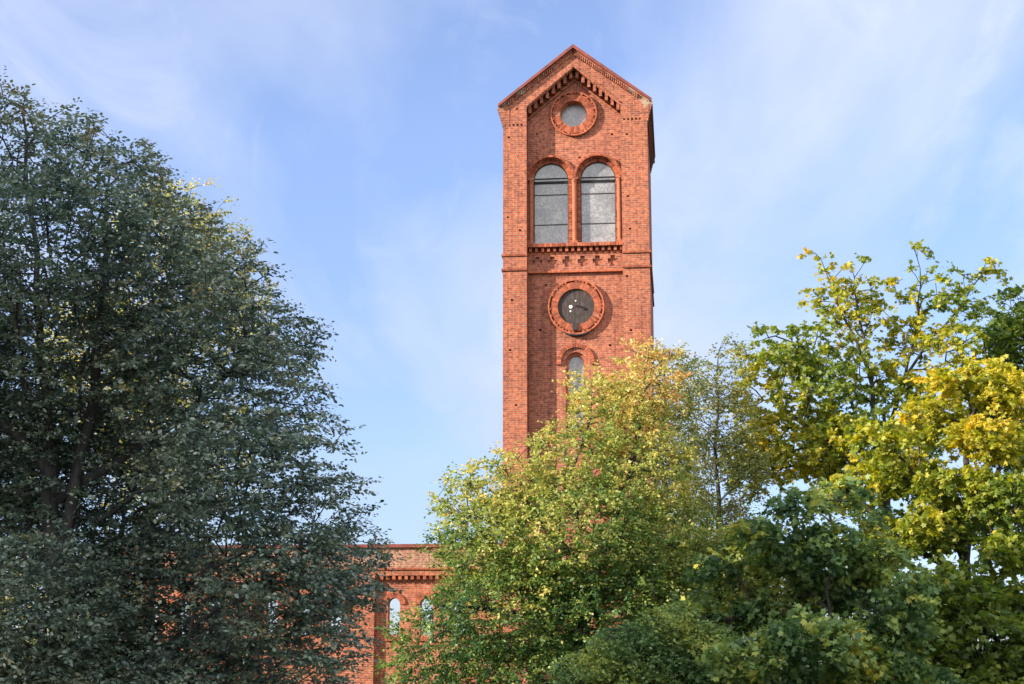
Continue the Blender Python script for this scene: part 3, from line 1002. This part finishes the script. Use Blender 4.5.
def make_tree(name, label, cat, seed, Y, base_px, stems_px, lobes, n_attr, leaf, mats, turn=None, group=None, per_tip=24,
              twig=0.45, leaf_len=0.09, flat=0.75, spread=0.35, r_tip=0.007, expo=0.46, base_r=None, out_bias=0.6, droop=0.15, twiglets=4, clump=0.10):
    rng = np.random.default_rng(seed)
    bx = at(base_px, 640, Y).x
    base = Vector((bx, Y, gz(bx, Y)))
    root = empty(name, base)
    tag(root, label, cat, group)
    b = np.array(base)
    stems = []
    for st in stems_px:
        if st[0] == 'base':
            stems.append([(0, 0, -0.15)] + [tuple(np.array(at(p[0], p[1], Y + (p[2] if len(p) > 2 else 0))) - b) for p in st[1:]])
        else:
            stems.append(['from'] + [tuple(np.array(at(p[0], p[1], Y + (p[2] if len(p) > 2 else 0))) - b) for p in st[1:]])
    lb = [(c - b, r, w) for c, r, w in lobes]
    PA, PR, DR, tips = grow(rng, stems, lb, n_attr, spread, out_bias)
    wood_mesh('trunk', PA, PR, mats[1], root, r_tip, expo, base_r)
    V, Fc, val = leaves(rng, PA, DR, tips, per_tip, twig, leaf_len, leaf, flat, droop, (lambda c: turn(c + b)) if turn else None, twiglets=twiglets, clump=clump)
    np_mesh('crown', V, Fc, mats[0], root, attr=val)
    return root


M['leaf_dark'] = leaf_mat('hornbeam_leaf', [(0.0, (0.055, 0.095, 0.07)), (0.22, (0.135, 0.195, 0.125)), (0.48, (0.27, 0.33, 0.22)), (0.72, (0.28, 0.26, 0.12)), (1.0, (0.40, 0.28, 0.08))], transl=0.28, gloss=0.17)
M['leaf_lime'] = leaf_mat('autumn_leaf', [(0.0, (0.065, 0.14, 0.04)), (0.35, (0.23, 0.31, 0.075)), (0.65, (0.52, 0.49, 0.14)), (0.85, (0.66, 0.54, 0.19)), (1.0, (0.56, 0.33, 0.13))], transl=0.45, gloss=0.05)
M['leaf_slim'] = leaf_mat('slim_leaf', [(0.0, (0.11, 0.16, 0.06)), (0.4, (0.22, 0.27, 0.09)), (0.7, (0.40, 0.34, 0.12)), (1.0, (0.44, 0.24, 0.11))], transl=0.4, gloss=0.07)
M['leaf_maple'] = leaf_mat('maple_leaf', [(0.0, (0.08, 0.14, 0.035)), (0.4, (0.21, 0.28, 0.045)), (0.7, (0.42, 0.41, 0.055)), (1.0, (0.62, 0.45, 0.05))], transl=0.45, gloss=0.05)
M['leaf_gold'] = leaf_mat('gold_leaf', [(0.0, (0.10, 0.17, 0.035)), (0.35, (0.30, 0.34, 0.045)), (0.65, (0.53, 0.47, 0.06)), (1.0, (0.72, 0.50, 0.06))], transl=0.45, gloss=0.04)
M['leaf_green'] = leaf_mat('green_leaf', [(0.0, (0.05, 0.11, 0.04)), (0.45, (0.20, 0.30, 0.10)), (0.8, (0.38, 0.44, 0.10)), (1.0, (0.42, 0.38, 0.06))], transl=0.35, gloss=0.045)
M['bark_grey'] = bark_mat('bark_grey', (0.045, 0.042, 0.04))
M['bark_brown'] = bark_mat('bark_brown', (0.05, 0.04, 0.032))


def z_at(py, Y):
    return at(512, py, Y).z


# big dark hornbeam on the left
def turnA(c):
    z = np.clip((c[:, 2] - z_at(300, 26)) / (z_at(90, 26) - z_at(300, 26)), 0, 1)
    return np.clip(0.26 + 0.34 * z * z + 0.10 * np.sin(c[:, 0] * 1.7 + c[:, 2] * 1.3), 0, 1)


YA = 26.0
lobA = []
for px, py, rx, rz in ((20, 145, 52, 62), (95, 165, 42, 48), (146, 190, 24, 44), (190, 245, 36, 45), (60, 240, 90, 70), (150, 285, 80, 70), (234, 290, 36, 45),
                       (270, 350, 46, 48), (200, 370, 85, 75), (60, 370, 110, 90), (300, 425, 42, 44), (230, 470, 85, 75), (320, 505, 42, 45), (100, 500, 120, 90),
                       (-20, 470, 90, 120), (345, 555, 42, 26), (335, 595, 44, 26), (300, 560, 60, 40), (270, 585, 70, 60), (150, 610, 110, 80), (20, 620, 110, 90), (315, 640, 50, 34), (-60, 300, 90, 130), (150, 700, 130, 70), (0, 700, 120, 70), (270, 680, 70, 40)):
    lobA.append(lobe(px, py, YA + random.Random(px * 7 + py).uniform(-2.2, 2.2), rx, max(rx, 70) * 1.15, rz))
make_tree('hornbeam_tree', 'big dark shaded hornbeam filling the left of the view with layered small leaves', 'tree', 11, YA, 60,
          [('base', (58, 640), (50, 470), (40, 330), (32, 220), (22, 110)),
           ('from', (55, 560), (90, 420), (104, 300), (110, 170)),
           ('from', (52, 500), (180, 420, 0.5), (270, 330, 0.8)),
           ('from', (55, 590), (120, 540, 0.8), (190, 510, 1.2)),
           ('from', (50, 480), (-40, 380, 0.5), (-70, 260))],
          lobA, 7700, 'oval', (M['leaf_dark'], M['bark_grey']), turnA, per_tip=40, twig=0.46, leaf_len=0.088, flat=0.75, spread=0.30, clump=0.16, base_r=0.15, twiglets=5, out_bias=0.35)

# golden tree behind it
YB = 48.0
make_tree('golden_tree', 'sunlit golden green tree showing through behind the dark hornbeam', 'tree', 12, YB, 150,
          [('base', (150, 600), (155, 450), (160, 320)), ('from', (152, 520), (230, 380)), ('from', (152, 540), (60, 420))],
          [lobe(165, 240, YB, 50, 50, 60), lobe(215, 260, YB, 40, 40, 55), lobe(235, 320, YB, 45, 50, 60), lobe(120, 360, YB, 80, 70, 80), lobe(60, 600, YB, 90, 60, 60), lobe(180, 450, YB, 80, 60, 70)],
          1700, 'oval', (M['leaf_lime'], M['bark_brown']), lambda c: np.full(len(c), 0.62), per_tip=24, twig=0.5, leaf_len=0.12, flat=0.2)


# centre hornbeam, lit on top
YC = 40.0


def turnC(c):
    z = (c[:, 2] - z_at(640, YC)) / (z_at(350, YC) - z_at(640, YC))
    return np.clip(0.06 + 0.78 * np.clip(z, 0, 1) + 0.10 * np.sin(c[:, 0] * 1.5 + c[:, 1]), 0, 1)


lobC = [lobe(640, 385, YC, 34, 40, 42), lobe(612, 420, YC, 42, 55, 48), lobe(592, 398, YC, 24, 34, 30), lobe(662, 372, YC, 22, 30, 30), lobe(570, 460, YC, 40, 60, 38), lobe(505, 490, YC, 42, 60, 36), lobe(462, 500, YC, 26, 40, 26),
        lobe(640, 470, YC, 50, 70, 55), lobe(570, 540, YC, 85, 100, 65), lobe(494, 545, YC, 52, 70, 42), lobe(446, 545, YC, 20, 40, 18), lobe(520, 610, YC, 84, 90, 52), lobe(440, 635, YC - 1.5, 50, 50, 26),
        lobe(620, 620, YC, 90, 90, 70), lobe(560, 690, YC, 130, 90, 50), lobe(410, 668, YC - 1.5, 26, 40, 16), lobe(660, 540, YC, 50, 60, 50)]
make_tree('hornbeam_tree', 'broad sunlit hornbeam in front of the tower foot, yellowing on top', 'tree', 21, YC, 585,
          [('base', (585, 640), (578, 560), (572, 470), (590, 420)), ('from', (584, 600), (612, 540), (640, 430), (644, 370)),
           ('from', (584, 610), (520, 570), (470, 520)), ('from', (584, 615), (500, 610), (445, 605, -1)), ('from', (578, 560), (540, 520), (505, 470)), ('from', (584, 600), (650, 560))],
          lobC, 3900, 'oval', (M['leaf_lime'], M['bark_grey']), turnC, per_tip=42, twig=0.44, leaf_len=0.10, twiglets=5, flat=0.2, base_r=0.16, clump=0.16, out_bias=0.9)


# slender, sparse trees right of the tower
def slim(label, seed, Y, px, top, n, lob):
    make_tree('slender_tree', label, 'tree', seed, Y, px,
              [('base', (px, 640), (px + 1, 520), (px - 1, 430), (px + 2, top))], lob, n, 'oval', (M['leaf_slim'], M['bark_grey']),
              lambda c: np.full(len(c), 0.45), per_tip=24, twig=0.45, leaf_len=0.10, flat=0.35, spread=0.6, base_r=0.10, r_tip=0.006, group='slender trees by the tower')


slim('slender sparse tree close against the right edge of the tower', 31, 44.0, 664, 350, 1100,
     [lobe(672, 385, 44, 28, 28, 40), lobe(662, 440, 44, 32, 32, 45), lobe(668, 500, 44, 36, 36, 40), lobe(664, 580, 44, 40, 40, 60)])
slim('slender sparse tree standing alone between the tower and the big maple', 32, 46.0, 717, 350, 1100,
     [lobe(728, 372, 46, 22, 22, 34), lobe(712, 385, 46, 18, 18, 24), lobe(717, 425, 46, 40, 40, 45), lobe(722, 480, 46, 44, 44, 45), lobe(720, 570, 46, 50, 50, 70)])


# open maple at the back right
YF = 48.0


def turnF(c):
    return np.clip(0.50 + 0.16 * np.sin(c[:, 0] * 0.9 + c[:, 2] * 0.8), 0, 1)


lobF = []
for px, py, r, rz in ((818, 255, 12, 10), (850, 268, 26, 20), (832, 300, 28, 26), (868, 310, 26, 28), (885, 290, 18, 20), (918, 262, 16, 16), (930, 290, 26, 22), (955, 300, 26, 24), (985, 268, 16, 12), (965, 275, 18, 14),
                      (905, 335, 30, 28), (945, 340, 34, 22), (800, 345, 36, 24), (770, 333, 16, 10), (780, 365, 36, 24), (850, 355, 34, 26), (820, 390, 46, 32), (760, 400, 26, 30), (890, 385, 44, 28), (940, 390, 40, 30), (800, 440, 60, 36),
                      (870, 450, 70, 40), (760, 455, 36, 36)):
    lobF.append(lobe(px, py, YF + random.Random(px + py).uniform(-1.8, 1.8), r, r * 1.3, rz))
make_tree('maple_tree', 'tall open maple at the back right with bare limbs showing', 'tree', 41, YF, 888,
          [('base', (888, 640), (886, 470), (884, 415)), ('from', (886, 470), (868, 370), (858, 310), (850, 262)), ('from', (885, 430), (905, 380), (918, 320), (920, 268)),
           ('from', (884, 415), (930, 340), (958, 310), (984, 272)), ('from', (886, 470), (840, 380), (800, 345), (775, 336)), ('from', (868, 370), (845, 320), (825, 270)), ('from', (886, 480), (810, 430), (770, 400))],
          lobF, 1000, 'maple', (M['leaf_maple'], M['bark_brown']), turnF, per_tip=28, twig=0.40, leaf_len=0.15, flat=0.25, spread=0.25, base_r=0.22, r_tip=0.011, out_bias=0.3, droop=0.3)

# dark maple at the right edge
YG = 50.0
make_tree('maple_tree', 'dark green maple cut by the right edge, above the gold one', 'tree', 42, YG, 1040,
          [('base', (1040, 640), (1036, 450), (1030, 330)), ('from', (1038, 480), (1000, 390), (985, 350)), ('from', (1036, 400), (1070, 320))],
          [lobe(1015, 315, YG, 30, 40, 24), lobe(1000, 345, YG, 24, 40, 22), lobe(1040, 350, YG, 50, 60, 50), lobe(1080, 380, YG, 50, 60, 60), lobe(1030, 420, YG, 60, 60, 50), lobe(1040, 520, YG, 70, 60, 60)],
          1200, 'maple', (M['leaf_maple'], M['bark_brown']), lambda c: np.full(len(c), 0.18), per_tip=16, twig=0.5, leaf_len=0.2, flat=0.5, base_r=0.2, r_tip=0.011)

# gold maple at the right
YH = 39.0


def turnH(c):
    z = (c[:, 2] - z_at(600, YH)) / (z_at(400, YH) - z_at(600, YH))
    return np.clip(0.06 + 0.50 * np.clip(z, 0, 1.1) + 0.16 * np.sin(c[:, 0] * 1.9 + 1) * np.sin(c[:, 2] * 1.7 + c[:, 1]), 0, 1)


lobH = []
for px, py, r, rz in ((982, 380, 34, 24), (1010, 395, 40, 26), (945, 385, 28, 18), (930, 420, 42, 24), (985, 440, 46, 26), (1030, 440, 46, 30), (885, 440, 34, 22), (900, 475, 46, 26), (960, 490, 52, 26), (860, 490, 36, 24), (1015, 500, 46, 28), (925, 530, 60, 26),
                      (880, 555, 40, 30), (1010, 555, 40, 26), (960, 600, 60, 30), (1020, 620, 40, 40), (920, 650, 60, 30), (990, 680, 60, 30)):
    lobH.append(lobe(px, py, YH + random.Random(px * 3 + py).uniform(-2.0, 2.0), r * 0.84, r, rz * 0.84))
make_tree('maple_tree', 'golden yellow maple glowing in the sun at the right', 'tree', 43, YH, 968,
          [('base', (968, 640), (966, 520), (970, 400)), ('from', (967, 560), (920, 480), (890, 440)), ('from', (967, 540), (1010, 450), (1030, 400)), ('from', (967, 580), (900, 540), (860, 500)), ('from', (968, 600), (1020, 560))],
          lobH, 1900, 'maple', (M['leaf_gold'], M['bark_brown']), turnH, per_tip=32, twig=0.34, leaf_len=0.135, flat=0.3, spread=0.3, base_r=0.2, r_tip=0.010, out_bias=0.3, droop=0.3)

# nearer shaded trees along the bottom
YI = 35.0
lobI = []
for px, py, r, rz in ((842, 496, 24, 16), (800, 506, 26, 18), (760, 535, 26, 16), (722, 570, 26, 16), (705, 620, 30, 20), (868, 520, 16, 14), (825, 545, 36, 24), (780, 560, 32, 20), (875, 556, 28, 18), (905, 590, 22, 18), (840, 590, 46, 26), (770, 610, 34, 20), (890, 620, 40, 24),
                      (810, 640, 52, 26), (740, 660, 34, 18), (870, 665, 52, 26), (780, 690, 60, 26), (920, 690, 40, 24)):
    lobI.append(lobe(px, py, YI + random.Random(px * 5 + py).uniform(-2.0, 2.0), r * 0.9, r * 1.1, rz * 0.85))
make_tree('young_maple', 'shaded dark green young maple low in front of the gold one', 'tree', 51, YI, 812,
          [('base', (812, 690), (835, 640), (826, 590), (838, 545), (826, 500))],
          lobI, 1650, 'maple', (M['leaf_green'], M['bark_brown']), lambda c: 0.42 + 0.2 * np.sin(c[:, 0] * 2.3 + c[:, 2] * 2), clump=0.24, out_bias=0.9, per_tip=22, twig=0.42, leaf_len=0.15, flat=0.35, base_r=0.03, droop=0.35)

YJ = 35.5
make_tree('leafy_shrub', 'shaded green bushy shrub at the bottom between the hornbeam and the young maple', 'shrub', 52, YJ, 655,
          [('base', (655, 665), (655, 600), (650, 560)), ('from', (655, 650), (610, 610)), ('from', (655, 640), (710, 590))],
          [lobe(668, 622, YJ, 26, 40, 18), lobe(630, 645, YJ, 34, 50, 18), lobe(700, 645, YJ, 34, 50, 22), lobe(660, 670, YJ, 50, 60, 20), lobe(590, 672, YJ, 36, 50, 18), lobe(640, 700, YJ, 90, 60, 26), lobe(720, 690, YJ, 40, 40, 22)],
          1500, 'oval', (M['leaf_green'], M['bark_brown']), lambda c: 0.45 + 0.25 * np.sin(c[:, 0] * 2.1 + c[:, 2] * 3), per_tip=26, twig=0.36, leaf_len=0.10, flat=0.3, base_r=0.07)

YK = 37.0
make_tree('leafy_tree', 'half lit green tree in the bottom right corner', 'tree', 53, YK, 985,
          [('base', (985, 660), (985, 600), (980, 560)), ('from', (985, 640), (940, 600)), ('from', (985, 640), (1030, 600))],
          [lobe(955, 590, YK, 44, 50, 26), lobe(985, 640, YK, 60, 60, 36), lobe(930, 640, YK, 40, 50, 30), lobe(960, 690, YK, 90, 60, 30), lobe(1030, 680, YK, 40, 50, 40)],
          700, 'maple', (M['leaf_maple'], M['bark_brown']), lambda c: np.full(len(c), 0.25), per_tip=16, twig=0.36, leaf_len=0.16, flat=0.6, base_r=0.08)

YL_ = 43.0
make_tree('yellow_tree', 'pale yellow sunlit treetop below the two slender trees', 'tree', 54, YL_, 705,
          [('base', (705, 660), (705, 600), (702, 550)), ('from', (705, 620), (740, 560)), ('from', (705, 620), (670, 560))],
          [lobe(700, 555, YL_, 44, 50, 26), lobe(745, 545, YL_, 30, 40, 22), lobe(700, 610, YL_, 60, 60, 44), lobe(770, 590, YL_, 40, 50, 44)],
          1400, 'oval', (M['leaf_lime'], M['bark_brown']), lambda c: np.full(len(c), 0.5), per_tip=22, twig=0.42, leaf_len=0.12, flat=0.2, base_r=0.08)


# ------------------------------------------------------------------ unseen block added off to the left to shade the near trees
def build_shade_block():
    x1, x0, y0, y1, h = -30.0, -42.0, -2.0, 19.5, 25.5
    zb = GZ - 0.4
    b = empty('shade_block', (x0, y0, zb))
    tag(b, 'grey rendered shade block with windows, added out of view left of the trees', 'building')
    mat = plain('shade_block_render', (0.36, 0.34, 0.31), 0.9, 0.12, 0.4)
    w = MB(); w.box(0, x1 - x0, 0, y1 - y0, 0, h); w.build('wall', mat, b)
    r = MB(); r.box(-0.3, x1 - x0 + 0.3, -0.3, y1 - y0 + 0.3, h + 0.002, h + 0.3); r.build('roof', M['grey_metal'], b)
    for fl in range(8):
        for k in range(8):
            f = MB()
            yy = 1.4 + k * 2.6; z = 1.2 + fl * 3.0
            f.box(x1 - x0 + 0.002, x1 - x0 + 0.06, yy, yy + 1.4, z, z + 1.5)
            wn = f.build('window', M['white'], b)
            g = MB(); g.box(x1 - x0 + 0.062, x1 - x0 + 0.07, yy + 0.1, yy + 1.3, z + 0.1, z + 1.4); g.build('pane', M['eave_dark'], wn)


build_shade_block()
